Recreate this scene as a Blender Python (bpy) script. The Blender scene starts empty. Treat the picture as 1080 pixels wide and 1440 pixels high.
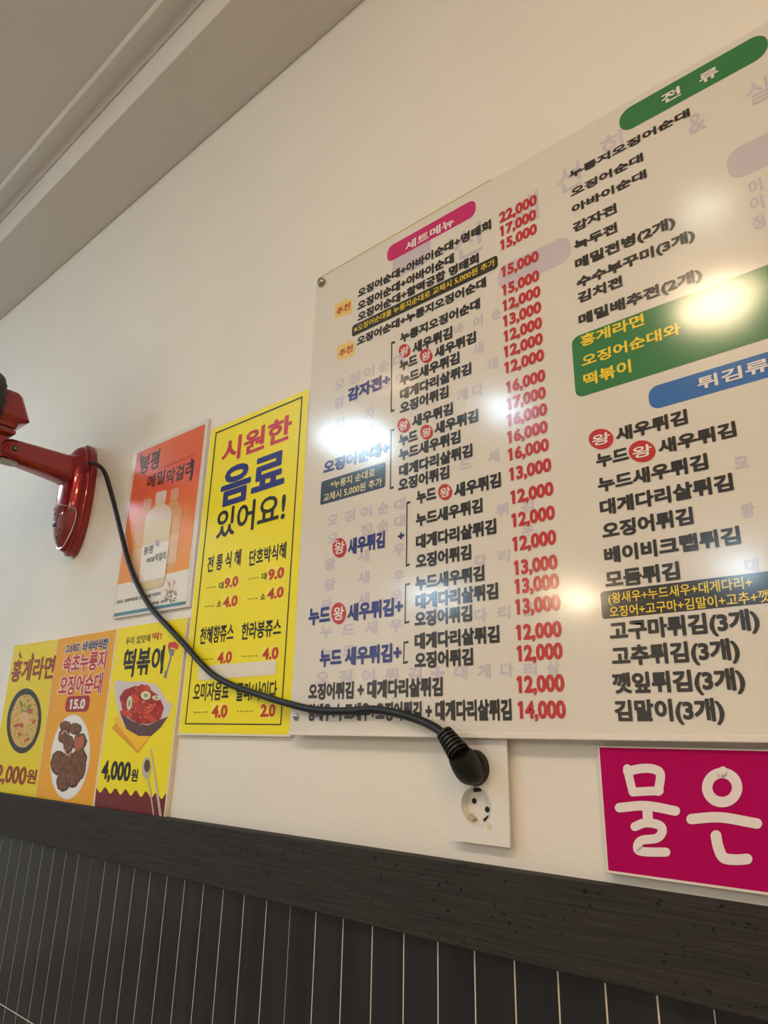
import bpy, bmesh, math, random
from mathutils import Vector, Matrix
random.seed(7)
C = bpy.context.scene.collection
SC = bpy.context.scene

# ------------------------------------------------------------------ camera, world, exposure
EYE = Vector((0.0, -0.6, 1.2))                      # 0.6 m from the menu wall (the wall is the plane y = 0)
RIGHT = Vector((0.76088858, 0.64855728, 0.02054338))
UP = Vector((0.19074324, -0.25381688, 0.94825841))
FWD = Vector((-0.62021414, 0.71760048, 0.31683429))
F = 964.98
cam = bpy.data.cameras.new('camera'); cam.sensor_fit = 'VERTICAL'; cam.sensor_height = 36.0
cam.lens = F / 1440 * 36.0; cam.clip_start = 0.02
cam_o = bpy.data.objects.new('camera', cam); C.objects.link(cam_o)
m = Matrix((RIGHT, UP, -FWD)).transposed().to_4x4(); m.translation = EYE
cam_o.matrix_world = m
SC.camera = cam_o
w = bpy.data.worlds.new('world'); SC.world = w; w.use_nodes = True
w.node_tree.nodes['Background'].inputs[0].default_value = (0.5, 0.5, 0.52, 1)
w.node_tree.nodes['Background'].inputs[1].default_value = 0.1
SC.view_settings.view_transform = 'Standard'; SC.view_settings.look = 'None'
SC.view_settings.gamma = 1.0; SC.view_settings.use_curve_mapping = False
SC.view_settings.exposure = -0.2
CEIL = 2.5
# ceiling lamps, mirrored ones first, then added fill lamps: x, y, radius, radiance, colour, label
DAY, AMBER, WARM, COOL, PALE, SOFT = (0.56, 0.80, 1.0), (1.0, 0.66, 0.35), (1.0, 0.76, 0.48), (0.58, 0.82, 1.0), (0.95, 1.0, 0.86), (1.0, 0.94, 0.84)
LAMPS = [
    (-0.40, -1.40, 0.11, 70, WARM, 'warm round ceiling lamp that glares brightest on the right of the menu board'),
    (-0.31, -0.99, 0.06, 11, PALE, 'small pale ceiling lamp mirrored above the brightest glare of the menu board'),
    (-1.93, -1.47, 0.16, 38, COOL, 'cool white ceiling lamp mirrored at the left edge of the menu board'),
    (-1.27, -1.62, 0.09, 38, COOL, 'cool white ceiling lamp mirrored over the red prices of the menu board'),
    (-1.47, -1.19, 0.07, 9, WARM, 'dim warm ceiling lamp mirrored beside the upper bracket of the menu board'),
    (-2.62, -5.12, 0.18, 150, WARM, 'far warm ceiling lamp mirrored low in the middle of the menu board'),
    (-1.19, -4.72, 0.16, 85, COOL, 'far cool ceiling lamp mirrored at the lower right of the menu board'),
    (0.75, -1.30, 0.16, 56, AMBER, 'unseen warm fill lamp added on the ceiling to light the menu wall from the right'),  # added fill from the right; also throws the fan base's shadow left
    (1.6, -2.6, 0.30, 14, AMBER, 'large unseen warm fill lamp added near the right side wall'),  # no source known here; added to warm the right of the wall
    (0.6, -3.6, 0.30, 13, SOFT, 'large unseen fill lamp added in the middle of the room'),  # added to raise the general light without a glare on the board
    (1.2, -5.4, 0.30, 13, SOFT, 'large unseen fill lamp added at the rear right of the room'),  # added fill, kept out of the board's reflections
    (-3.5, -0.85, 0.26, 33, DAY, 'large unseen cool fill lamp added at the left end of the room'),  # added to cool the left wall, placed clear of the poster reflections
    (-3.7, -4.4, 0.24, 44, DAY, 'large cool fill lamp added at the left rear of the room'),  # added cool fill; also leaves a faint glow on the board
]

# ------------------------------------------------------------------ helpers
def at(x, y, Y=0.0):
    """point of the wall plane (or of the plane Y in front of it) seen at a photo position"""
    d = FWD * F + RIGHT * (x - 540) - UP * (y - 720)
    return EYE + d * ((-Y - EYE.y) / d.y)
def s2l(c): return tuple(((v / 255) / 12.92 if v <= 10 else ((v / 255 + 0.055) / 1.055) ** 2.4) for v in c)
def mat(name, rgb, rough=0.6, metal=0.0, coat=0.0, coat_rough=0.1, spec=0.5):
    mt = bpy.data.materials.new(name); mt.use_nodes = True
    b = mt.node_tree.nodes['Principled BSDF']
    b.inputs['Base Color'].default_value = (*s2l(rgb), 1); b.inputs['Roughness'].default_value = rough
    b.inputs['Metallic'].default_value = metal; b.inputs['Coat Weight'].default_value = coat
    b.inputs['Coat Roughness'].default_value = coat_rough; b.inputs['Specular IOR Level'].default_value = spec
    return mt
def nd(mt, kind, **kw):
    n = mt.node_tree.nodes.new(kind)
    for k, v in kw.items():
        if k in n.inputs: n.inputs[k].default_value = v
        else: setattr(n, k, v)
    return n
def lk(mt, a, b): mt.node_tree.links.new(a, b)
def bsdf(mt): return mt.node_tree.nodes['Principled BSDF']
def ramp(mt, fac, stops):
    r = mt.node_tree.nodes.new('ShaderNodeValToRGB'); e = r.color_ramp.elements
    while len(e) < len(stops): e.new(0.5)
    for i, (p, c) in enumerate(stops): e[i].position = p; e[i].color = (*s2l(c), 1)
    lk(mt, fac, r.inputs[0]); return r.outputs[0]
def coords(mt, scale=(1, 1, 1)):
    t = nd(mt, 'ShaderNodeNewGeometry'); mp = nd(mt, 'ShaderNodeMapping'); mp.inputs['Scale'].default_value = scale
    lk(mt, t.outputs['Position'], mp.inputs['Vector']); return mp.outputs['Vector']
def noise(mt, vec, scale, detail=4.0, rough=0.55):
    n = nd(mt, 'ShaderNodeTexNoise'); n.inputs['Scale'].default_value = scale
    n.inputs['Detail'].default_value = detail; n.inputs['Roughness'].default_value = rough
    lk(mt, vec, n.inputs['Vector']); return n.outputs['Fac']
def bump(mt, h, strength, dist, target='Normal', prev=None):
    b = nd(mt, 'ShaderNodeBump'); b.inputs['Strength'].default_value = strength; b.inputs['Distance'].default_value = dist
    lk(mt, h, b.inputs['Height'])
    if prev: lk(mt, prev, b.inputs['Normal'])
    lk(mt, b.outputs[0], bsdf(mt).inputs[target]); return b.outputs[0]

def wloc(o):
    v = Vector((0, 0, 0))
    while o: v += o.location; o = o.parent
    return v
def tag(o, label=None, cat=None, group=None, kind=None):
    for k, v in (('label', label), ('category', cat), ('group', group), ('kind', kind)):
        if v: o[k] = v
    return o
def empty(name, loc, label, cat, group=None):
    o = bpy.data.objects.new(name, None); C.objects.link(o); o.location = loc; o.empty_display_size = 0.05
    return tag(o, label, cat, group)

class MB:
    """collects faces in world coordinates; build() links them as one mesh object"""
    def __init__(s): s.v = []; s.f = []
    def add(s, vs, fs):
        n = len(s.v); s.v += [Vector(p) for p in vs]; s.f += [tuple(i + n for i in f) for f in fs]; return s
    def box(s, x0, x1, y0, y1, z0, z1):
        return s.add([(x, y, z) for x in (x0, x1) for y in (y0, y1) for z in (z0, z1)],
                     [(0, 1, 3, 2), (4, 6, 7, 5), (0, 4, 5, 1), (2, 3, 7, 6), (0, 2, 6, 4), (1, 5, 7, 3)])
    def flat(s, pts):
        """one printed face, turned to the room (-y)"""
        p = [Vector(q) for q in pts]
        a = sum(p[i].x * p[i - 1].z - p[i - 1].x * p[i].z for i in range(len(p)))
        if a > 0: p.reverse()
        return s.add(p, [tuple(range(len(p)))])
    def px(s, pts, Y): return s.flat([at(x, y, Y) for x, y in pts])
    def loft(s, rings, cap0=True, cap1=True):
        n = len(rings[0]); k = len(s.v); s.v += [Vector(p) for r in rings for p in r]
        for i in range(len(rings) - 1):
            for j in range(n):
                a, b = k + i * n + j, k + i * n + (j + 1) % n
                s.f.append((a, b, b + n, a + n))
        if cap0: s.f.append(tuple(k + j for j in reversed(range(n))))
        if cap1: s.f.append(tuple(k + (len(rings) - 1) * n + j for j in range(n)))
        return s
    def tube(s, path, r, n=12, closed=False):
        P = [Vector(p) for p in path]; rings = []
        R = r if isinstance(r, (list, tuple)) else [r] * len(P)
        t0 = (P[1] - P[0]).normalized(); nrm = t0.orthogonal().normalized()
        for i, p in enumerate(P):
            t = ((P[(i + 1) % len(P)] if closed or i < len(P) - 1 else P[i]) - (P[i - 1] if closed or i else P[0])).normalized()
            nrm = (nrm - t * nrm.dot(t)).normalized(); b = t.cross(nrm)
            rings.append([p + (nrm * math.cos(a) + b * math.sin(a)) * R[i] for a in (2 * math.pi * j / n for j in range(n))])
        if closed: rings.append(rings[0]); return s.loft(rings, False, False)
        return s.loft(rings)
    def lathe(s, c, axis, prof, n=32, cap0=True):
        """prof: list of (distance along axis, radius)"""
        c = Vector(c); a = Vector(axis).normalized(); u = a.orthogonal().normalized(); v = a.cross(u)
        return s.loft([[c + a * h + (u * math.cos(t) + v * math.sin(t)) * max(r, 1e-5) for t in (2 * math.pi * j / n for j in range(n))] for h, r in prof], cap0)
    def build(s, name, mt, parent=None, smooth=False, bevel=0, fix=True):
        me = bpy.data.meshes.new(name); o = bpy.data.objects.new(name, me); C.objects.link(o)
        off = Vector((0, 0, 0))
        if parent: o.parent = parent; off = wloc(parent)
        me.from_pydata([tuple(p - off) for p in s.v], [], s.f)
        if fix:
            bm = bmesh.new(); bm.from_mesh(me); bmesh.ops.recalc_face_normals(bm, faces=bm.faces); bm.to_mesh(me); bm.free()
        if mt: me.materials.append(mt)
        if smooth:
            me.polygons.foreach_set('use_smooth', [True] * len(me.polygons))
            try: me.set_sharp_from_angle(angle=math.radians(38))
            except Exception: pass
        if bevel:
            b = o.modifiers.new('bevel', 'BEVEL'); b.width = bevel; b.segments = 3; b.limit_method = 'ANGLE'
        return o
def spline(pts, k=8):
    P = [Vector(p) for p in pts]; P = [P[0] * 2 - P[1]] + P + [P[-1] * 2 - P[-2]]; out = []
    for i in range(1, len(P) - 2):
        for j in range(k):
            t = j / k; a, b, c, d = P[i - 1:i + 3]
            out.append(0.5 * ((2 * b) + (c - a) * t + (2 * a - 5 * b + 4 * c - d) * t * t + (3 * b - a - 3 * c + d) * t ** 3))
    out.append(P[-2]); return out
def ell(cx, cy, rx, ry, n=32, rot=0.0, jit=0.0):
    out = []
    for i in range(n):
        a = 2 * math.pi * i / n; q = 1 + random.uniform(-jit, jit)
        x, y = rx * math.cos(a) * q, ry * math.sin(a) * q
        out.append((cx + x * math.cos(rot) - y * math.sin(rot), cy + x * math.sin(rot) + y * math.cos(rot)))
    return out
def rrect(x0, x1, z0, z1, r, Y, n=6):
    out = []
    for cx, cz, a0 in ((x1 - r, z1 - r, 0), (x0 + r, z1 - r, 90), (x0 + r, z0 + r, 180), (x1 - r, z0 + r, 270)):
        for i in range(n + 1):
            a = math.radians(a0 + 90 * i / n); out.append(Vector((cx + r * math.cos(a), -Y, cz + r * math.sin(a))))
    return out
def prrect(pl, pr, hpx, Y, r=0.4):
    """printed rounded bar between its left and right mid points, hpx high in the photo"""
    a, b = at(*pl, Y), at(*pr, Y)
    xm, ym = (pl[0] + pr[0]) / 2, (pl[1] + pr[1]) / 2
    h = at(xm, ym - hpx / 2, Y).z - at(xm, ym + hpx / 2, Y).z; z = (a.z + b.z) / 2
    return rrect(a.x, b.x, z - h / 2, z + h / 2, h * r, Y)

TXT = {}
def glyphs(s, bold):
    key = (s, bold)
    if key not in TXT:
        cu = bpy.data.curves.new('text', 'FONT'); cu.body = s; cu.size = 1; cu.resolution_u = 3; cu.offset = min(bold * 0.35, 0.014)
        o = bpy.data.objects.new('text', cu); C.objects.link(o)
        me = bpy.data.meshes.new_from_object(o.evaluated_get(bpy.context.evaluated_depsgraph_get()))
        v = [q.co.copy() for q in me.vertices]; f = [tuple(p.vertices) for p in me.polygons]
        bpy.data.objects.remove(o); bpy.data.curves.remove(cu); bpy.data.meshes.remove(me)
        if '1' in s and not hang(s) and len(s) > 1:         # give every figure one its flag
            one, zero = glyphs('1', bold)[0], glyphs('0', bold)[0]
            w0 = max(q.x for q in zero)
            for i, ch in enumerate(s):
                if ch == '1':
                    adv = (max(q.x for q in glyphs(s[:i] + '0', bold)[0]) - w0) if i else 0.0
                    x0 = adv + min(q.x for q in one); t = max(q.y for q in one); n = len(v)
                    v += [Vector((x0 + 0.01, t, 0)), Vector((x0 - 0.10, t - 0.07, 0)), Vector((x0 - 0.10, t - 0.17, 0)), Vector((x0 + 0.01, t - 0.12, 0))]; f.append((n, n + 1, n + 2, n + 3))
        TXT[key] = (v, f)
    return TXT[key]
def hang(s): return any(0x1100 <= ord(c) <= 0xD7A3 for c in s)
def lettering(s, pl, pr, hpx, mt, parent, Y, name='lettering', bold=0.03, mb=None, sx=1.0):
    """flat printed writing from left mid point to right mid point (photo positions), hpx high"""
    v, f = glyphs(s, bold)
    a, b = at(*pl, Y), at(*pr, Y); xm, ym = (pl[0] + pr[0]) / 2, (pl[1] + pr[1]) / 2
    hpx -= abs((pr[1] - pl[1]) / (pr[0] - pl[0])) * 0.8 * abs(pr[0] - pl[0]) / max(len(s), 1)     # the slant of the line adds to its height
    hw = at(xm, ym - hpx / 2, Y).z - at(xm, ym + hpx / 2, Y).z; zc = (a.z + b.z) / 2
    e = bold * 0.7 * sx
    x0, x1 = min(q.x for q in v) - e, max(q.x for q in v) + e
    if hang(s): lo, hi = -0.09 - e, 0.84 + e
    elif any(c.isdigit() for c in s): lo, hi = -e, 0.70 + e
    else: lo, hi = min(q.y for q in v) - e, max(q.y for q in v) + e
    kx, kz = (b.x - a.x) / (x1 - x0), hw / (hi - lo)
    mb2 = mb or MB()
    sh = [(0, 0)] if bold <= 0.005 else [(0, 0)] + [(e * math.cos(t), e * math.sin(t)) for t in (math.pi / 4 * i for i in range(8))]
    for i, (dx, dz) in enumerate(sh):
        mb2.add([(a.x + (q.x + dx - x0) * kx, -Y - i * 0.000006, zc + (q.y + dz - (lo + hi) / 2) * kz) for q in v], [tuple(g) for g in f])
    if mb: return None
    return mb2.build(name, mt, parent, fix=False)
def stroke(mb, pts, wpx, Y, n=8):
    """thick pen stroke with round ends"""
    P = spline([(x, y, 0) for x, y in pts], 6) if len(pts) > 2 else [Vector((x, y, 0)) for x, y in pts]
    L, R = [], []
    for i, p in enumerate(P):
        t = (P[min(i + 1, len(P) - 1)] - P[max(i - 1, 0)]).normalized(); nn = Vector((-t.y, t.x, 0)) * wpx / 2
        L.append(p + nn); R.append(p - nn)
    mb.lift = getattr(mb, 'lift', 0.0) + 0.00004; Yl = Y + mb.lift
    n0 = len(P); vs = [at(q.x, q.y, Yl) for q in L] + [at(q.x, q.y, Yl) for q in R]
    fs = [(i, i + 1, n0 + i + 1, n0 + i) for i in range(n0 - 1)]
    for e, p, q in ((0, P[0], P[1]), (n0 - 1, P[-1], P[-2])):
        a0 = math.atan2(L[e].y - p.y, L[e].x - p.x); out = (p - q).normalized(); sg_ = 1 if Vector((-(L[e] - p).y, (L[e] - p).x, 0)).dot(out) > 0 else -1
        k = len(vs); vs += [at(p.x + wpx / 2 * math.cos(a0 + sg_ * math.pi * t / n), p.y + wpx / 2 * math.sin(a0 + sg_ * math.pi * t / n), Yl) for t in range(1, n)]
        fs.append((e, *range(k, k + n - 1), n0 + e))
    def front(f):
        p = [vs[i] for i in f]; a = sum(p[i].x * p[i - 1].z - p[i - 1].x * p[i].z for i in range(len(p)))
        return tuple(reversed(f)) if a > 0 else f
    mb.add(vs, [front(f) for f in fs])

# ------------------------------------------------------------------ materials of the room
M = {}
M['wall'] = mat('cream wall paint', (236, 228, 214), 0.62)
_v = coords(M['wall']); _n = noise(M['wall'], _v, 420, 3); _n2 = noise(M['wall'], _v, 3.0, 3)
lk(M['wall'], ramp(M['wall'], _n2, [(0.3, (233, 228, 218)), (0.7, (239, 234, 225))]), bsdf(M['wall']).inputs['Base Color'])
bump(M['wall'], noise(M['wall'], _v, 240, 4), 0.35, 0.0012, prev=bump(M['wall'], noise(M['wall'], _v, 9, 2), 0.25, 0.006))
M['ceil'] = mat('ceiling paint', (226, 221, 214), 0.75)
bump(M['ceil'], noise(M['ceil'], coords(M['ceil']), 60, 3), 0.1, 0.001)
M['room'] = mat('room paint', (218, 214, 208), 0.8)
M['floor'] = mat('floor tile', (150, 138, 124), 0.45)
lk(M['floor'], ramp(M['floor'], noise(M['floor'], coords(M['floor']), 6), [(0.3, (140, 128, 114)), (0.7, (162, 150, 136))]), bsdf(M['floor']).inputs['Base Color'])
M['wood'] = mat('dark stained wood', (66, 60, 57), 0.7, spec=0.25)
_w = M['wood']; _g = noise(_w, coords(_w, (6, 6, 260)), 2.2, 5, 0.6); _p = noise(_w, coords(_w, (70, 70, 80)), 2.2, 3, 0.6)
_c1 = ramp(_w, _g, [(0.3, (37, 35, 33)), (0.65, (58, 54, 51))]); _c2 = ramp(_w, _p, [(0.31, (70, 64, 60)), (0.36, (255, 255, 255))])
_mx = nd(_w, 'ShaderNodeMix', data_type='RGBA', blend_type='MULTIPLY'); _mx.inputs[0].default_value = 1.0
lk(_w, _c1, _mx.inputs[6]); lk(_w, _c2, _mx.inputs[7]); lk(_w, _mx.outputs[2], bsdf(_w).inputs['Base Color'])
bump(_w, _g, 0.5, 0.0012)
M['tile'] = mat('dark glazed tile', (44, 43, 48), 0.16, spec=0.32)
lk(M['tile'], ramp(M['tile'], noise(M['tile'], coords(M['tile'], (24.6, 1, 1)), 1.3, 3), [(0.3, (30, 30, 34)), (0.7, (42, 42, 46))]), bsdf(M['tile']).inputs['Base Color'])
bump(M['tile'], noise(M['tile'], coords(M['tile']), 22, 2), 0.06, 0.002)
M['grout'] = mat('pale grout', (226, 214, 196), 0.8)

# ------------------------------------------------------------------ the room shell
X0, X1, YB = -4.4, 2.4, -6.6
def struct(name, mb, mt, parent=None, **k):
    o = mb.build(name, mt, parent, **k)
    o['kind'] = 'structure'
    return o
TRIM_TOP = at(500, 1192, 0.018).z; TRIM_BOT = at(500, 1297, 0.018).z
SOF = 2.406
wallo = struct('wall_front', MB().box(X0, X1, 0, 0.12, 0, CEIL + 0.1), M['wall'])
struct('floor', MB().box(X0, X1, YB, 0.12, -0.1, 0), M['floor'])
struct('ceiling', MB().box(X0, X1, YB, 0.12, CEIL, CEIL + 0.1), M['ceil'])
struct('wall_left', MB().box(X0 - 0.1, X0, YB, 0.12, 0, CEIL + 0.1), M['room'])
struct('wall_right', MB().box(X1, X1 + 0.1, YB, 0.12, 0, CEIL + 0.1), M['room'])
struct('wall_back', MB().box(X0 - 0.1, X1 + 0.1, YB - 0.1, YB, 0, CEIL + 0.1), M['room'])
struct('trim_1', MB().box(X0, X1, -0.018, 0, TRIM_BOT, TRIM_TOP), _w, bevel=0.0015)
# lowered ceiling strip along the wall, and the moulding where it meets the main ceiling
struct('trim_2', MB().box(X0, X1, -0.147, 0, SOF, CEIL), M['ceil'], bevel=0.002)
prof = [(-0.147, CEIL), (-0.147, CEIL - 0.014), (-0.152, CEIL - 0.016), (-0.160, CEIL - 0.006), (-0.166, CEIL - 0.008), (-0.190, CEIL - 0.016), (-0.196, CEIL - 0.016), (-0.199, CEIL - 0.012), (-0.199, CEIL)]
struct('trim_3', MB().loft([[(x, y, z) for y, z in prof] for x in (X0, X1)]), M['ceil'])
# tile wainscot: real tiles with open joints over a bed of grout
JZ = at(20, 1424, 0.006).z; PITCH = 0.0677 * 0.6; XJ = -0.8616 * 0.6
bed = MB().box(X0, X1, -0.0056, 0, 0.0, TRIM_BOT)
tiles = MB(); k0 = int((X0 - XJ) / PITCH); k1 = int((X1 - XJ) / PITCH)
for k in range(k0, k1):
    xa, xb = XJ + k * PITCH, XJ + (k + 1) * PITCH
    tight = (k * 7919) % 11 == 3
    for z0, z1 in [(JZ + 0.0008, TRIM_BOT), (JZ - 0.26, JZ - 0.0008), (JZ - 0.52, JZ - 0.2616), (0.0, JZ - 0.5216)]:
        if z1 > z0: tiles.box(xa + (0.0002 if tight else 0.0008), xb - 0.0008, -0.006, -0.001, z0, z1)
g = bed.build('grout', M['grout'], wallo); t = tiles.build('tile_wainscot', M['tile'], wallo)

# ------------------------------------------------------------------ ceiling lamps and added fill lamps
M['lamp_rim'] = mat('white lamp rim', (230, 228, 222), 0.4)
for i, (x, y, r, power, col, lab) in enumerate(LAMPS):
    lm = bpy.data.materials.new('lamp glow'); lm.use_nodes = True
    b = bsdf(lm); b.inputs['Base Color'].default_value = (0.9, 0.9, 0.9, 1)
    b.inputs['Emission Color'].default_value = (*col, 1); b.inputs['Emission Strength'].default_value = power
    e = empty('ceiling_lamp', (x, y, CEIL), lab, 'lamp', 'round ceiling lamps of the dining room')
    MB().lathe((x, y, CEIL), (0, 0, -1), [(0, r + 0.015), (0.022, r + 0.012), (0.026, r + 0.006), (0.026, r)], 40).build('rim', M['lamp_rim'], e, smooth=True)
    MB().lathe((x, y, CEIL), (0, 0, -1), [(0.0265, r), (0.0265 + r * 0.13, r * 0.93), (0.0265 + r * 0.24, r * 0.72), (0.0265 + r * 0.30, r * 0.42), (0.0265 + r * 0.32, 0.0)], 40).build('diffuser', lm, e, smooth=True)

# ------------------------------------------------------------------ printing inks
def ink(name, rgb, gloss=True, rough=0.5):
    mt = mat(name, rgb, rough, coat=1.0 if gloss else 0.0, coat_rough=0.13, spec=0.25)
    if gloss:
        bump(mt, noise(mt, coords(mt), 5.0, 2), 0.10, 0.012, 'Coat Normal')
    return mt
B_WHITE = ink('menu board white', (227, 221, 211)); B_BLACK = ink('menu black ink', (34, 30, 29)); B_RED = ink('menu red ink', (196, 34, 40))
B_NAVY = ink('menu navy ink', (36, 42, 128)); B_PINK = ink('menu pink banner', (205, 24, 110)); B_GREEN = ink('menu green banner', (38, 122, 66))
B_BLUE = ink('menu blue banner', (44, 110, 186)); B_YEL = ink('menu yellow ink', (246, 216, 46)); B_NOTE = ink('menu dark note', (40, 38, 36))
B_SLATE = ink('menu slate note', (52, 68, 90)); B_PALE = ink('menu pale yellow ink', (240, 232, 170)); B_GHOST = ink('faded lilac print', (206, 196, 208))
B_GHOST2 = ink('faded lilac banner', (206, 194, 204)); B_TAN = ink('thumb badge yellow', (238, 206, 120)); B_EDGE = mat('yellowed acrylic edge', (188, 176, 60), 0.3)
B_RIM = mat('clear acrylic rim', (236, 228, 220), 0.12, coat=1.0)
METAL = mat('brushed steel', (168, 162, 156), 0.28, metal=1.0)

# ------------------------------------------------------------------ the big menu board
BY = 0.016
TL, BLc = at(445, 393, BY), at(407, 1027, BY)
bx0, bx1 = (TL.x + BLc.x) / 2, 0.36
bz0, bz1 = at(715, 1036.5, BY).z, (TL.z + at(675, 262, BY).z) / 2
board = empty('menu_board', ((bx0 + bx1) / 2, 0, bz0), 'large white acrylic menu board with black dish names and red prices', 'menu board')
MB().box(bx0, bx1, -BY, -BY + 0.005, bz0, bz1).build('front_sheet', B_WHITE, board, bevel=0.0012)
MB().box(bx0 + 0.012, bx1 - 0.01, -BY + 0.005, -0.0005, bz0 + 0.016, bz1 - 0.012).build('backing_panel', mat('backing board', (222, 212, 200), 0.6), board)
MB().box(bx0 + 0.003, at(690, 250, BY).x, -BY + 0.0005, -BY + 0.004, bz1, bz1 + 0.0016).build('edge_strip', B_EDGE, board)
MB().box(bx0, bx1, -BY - 0.0012, -BY + 0.004, bz0 - 0.0016, bz0 + 0.004).build('bottom_rim', B_RIM, board, bevel=0.001)
def screw(p, r, parent, dome=True):
    c = at(*p, BY); c.y = -BY
    pr = [(0, r), (r * 0.5, r), (r * 0.85, r * 0.8), (r * 1.0, r * 0.45), (r * 0.8, r * 0.35), (r * 0.78, 0)] if dome else [(0, r), (r * 0.35, r * 0.95), (r * 0.6, r * 0.6), (r * 0.65, 0)]
    return MB().lathe(c, (0, -1, 0), pr, 24).build('screw', METAL, parent, smooth=True)
screw((453.5, 398), 0.0068, board)
sc_ = screw((417, 1008.5), 0.0042, board, False)
c = at(417, 1008.5, BY)
MB().box(c.x - 0.003, c.x + 0.003, -BY - 0.0031, -BY - 0.0024, c.z - 0.0005, c.z + 0.0005).build('slot', B_BLACK, sc_)
L1, L2, L3 = BY + 0.0002, BY + 0.0005, BY + 0.0008

# faded old printing that shows through
def ghost(s, cx, cy, hpx, wpx=None, bold=0.02, mt=B_GHOST):
    wpx = wpx or hpx * 0.75
    return (s, (cx - wpx / 2, cy + wpx * 0.16), (cx + wpx / 2, cy - wpx * 0.16), hpx)
def ghost_row(items, bold=0.035):
    for s, cx, cy, h in items:
        _, a, b, hh = ghost(s, cx, cy, h)
        lettering(s, a, b, hh, B_GHOST, board, L1, 'faded_lettering', bold=bold)
def row(s, p, step, h): return [(ch, p[0] + step[0] * i, p[1] + step[1] * i, h) for i, ch in enumerate(s) if ch != ' ']
ghost_row(row('오징어순대', (478, 540), (20.5, -8.5), 20))
ghost_row(row('감자 새우', (477, 566), (21, -8), 20)); ghost_row(row('감 자', (478, 595), (21, -7), 20))
ghost_row(row('자', (519, 605), (22, -7), 20))
ghost_row(row('오징어순대', (468, 731), (23.5, -5.5), 21)); ghost_row(row('오 징순대', (468, 757), (23.5, -6), 21))
ghost_row([('왕', 464, 793, 22), ('새', 511, 782, 22), ('우', 561, 772, 22)]); ghost_row([('왕', 464, 822, 22), ('새', 511, 812, 22), ('우', 561, 810, 22)])
ghost_row([('왕', 459, 851, 22), ('새', 511, 843, 22), ('우', 558, 838, 22)]); ghost_row([('누', 459, 888, 23), ('드', 490, 885, 23), ('새', 522, 882, 23), ('우', 557, 879, 23)])
ghost_row([('누', 459, 918, 23), ('드', 490, 915, 23)])
ghost_row(row('오징어튀김+대게다리살', (453, 953), (32.5, -1.3), 25))
ghost_row([('다', 676, 788, 22), ('리', 709, 782, 22)]); ghost_row([('게', 650, 555, 21), ('다', 672, 548, 21), ('새', 692, 512, 21), ('새', 672, 490, 21)])
ghost_row([('드', 655, 652, 22), ('새', 694, 642, 22)]); ghost_row([('다', 676, 865, 23), ('리', 709, 861, 23), ('살', 742, 857, 23)])
ghost_row([('튀', 706, 717, 23), ('김', 742, 712, 23), ('우', 742, 745, 23)]); ghost_row([('바', 645, 462, 18), ('이', 672, 452, 18), ('순', 698, 442, 18), ('대', 724, 430, 18)])
ghost_row([('신', 658, 340, 54), ('새', 738, 296, 52), ('선', 800, 250, 46), ('회', 860, 205, 44)], 0.01); ghost_row([('&', 980, 172, 34), ('실', 1066, 128, 44)], 0.01)
ghost_row([('모', 1042, 650, 26), ('왕', 1051, 718, 26), ('대', 1057, 795, 26)]); ghost_row([('이', 1062, 262, 26), ('이', 1064, 285, 26), ('징', 1066, 312, 26)])
for a, b, h in (((700, 388), (803, 352), 36), ((1022, 232), (1110, 200), 46), ((552, 372), (606, 350), 40)):
    MB().flat(prrect(a, b, h, L1 - 0.0001)).build('faded_banner', B_GHOST2, board, fix=False)

# banners with their headings
def banner(pl, pr, h, mt, texts, r=0.4, tb=0.025, tm=None):
    b = MB().flat(prrect(pl, pr, h, L1, r)).build('heading_banner', mt, board, fix=False)
    for s, a, c, th in texts: lettering(s, a, c, th, tm or ink_white, b, L2, bold=tb)
ink_white = ink('menu white ink', (240, 234, 228))
banner((544.5, 356), (669, 294), 23, B_PINK, [('세트메뉴', (570, 346), (638.5, 312), 19)])
banner((870.8, 172), (1080, 61), 34, B_GREEN, [('전', (930, 141), (957, 127), 26), ('류', (982.8, 112.5), (1010, 98.5), 26)], 0.45)
banner((912, 558.5), (1190, 484), 35.5, B_BLUE, [('튀김류', (980.5, 539.5), (1082, 512), 26)])

def note(corners, mt, lines, r=0.25):
    (l, rr, h) = corners
    b = MB().flat(prrect(l, rr, h, L1, r)).build('note_panel', mt, board, fix=False)
    for s, a, c, th, im in lines: lettering(s, a, c, th, im, b, L2, bold=0.012)
note(((495, 465), (700, 368.5), 17), B_NOTE, [('※오징어순대를 누룽지순대로 교체시 5,000원 추가', (498, 462), (696, 370.5), 12, B_YEL)])
note(((451, 694), (542, 667), 34), B_SLATE, [('*누룽지 순대로', (465, 681), (527.3, 665.5), 13, B_PALE), ('교체시 5,000원 추가', (455, 699), (537, 678.5), 13, B_PALE)], 0.1)
note(((806.5, 516.5), (1200, 383), 99), B_GREEN, [], 0.12)
b = [o for o in board.children if o.name.startswith('note_panel')][-1]
for s, a, c_, h in (('홍게라면', (816, 479), (905.8, 450), 23), ('오징어순대와', (818, 507), (957.5, 462.5), 23), ('떡볶이', (820.3, 534), (887.5, 515.5), 24)):
    lettering(s, a, c_, h, B_YEL, b, L2, bold=0.028)
note(((845.5, 852), (1170, 815), 43), B_NOTE, [('(왕새우+누드새우+대게다리+', (855.6, 841), (1057.8, 819), 18, B_YEL), ('오징어+고구마+김말이+고추+깻', (857, 859.8), (1083, 838.5), 18, B_YEL)], 0.12)

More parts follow.
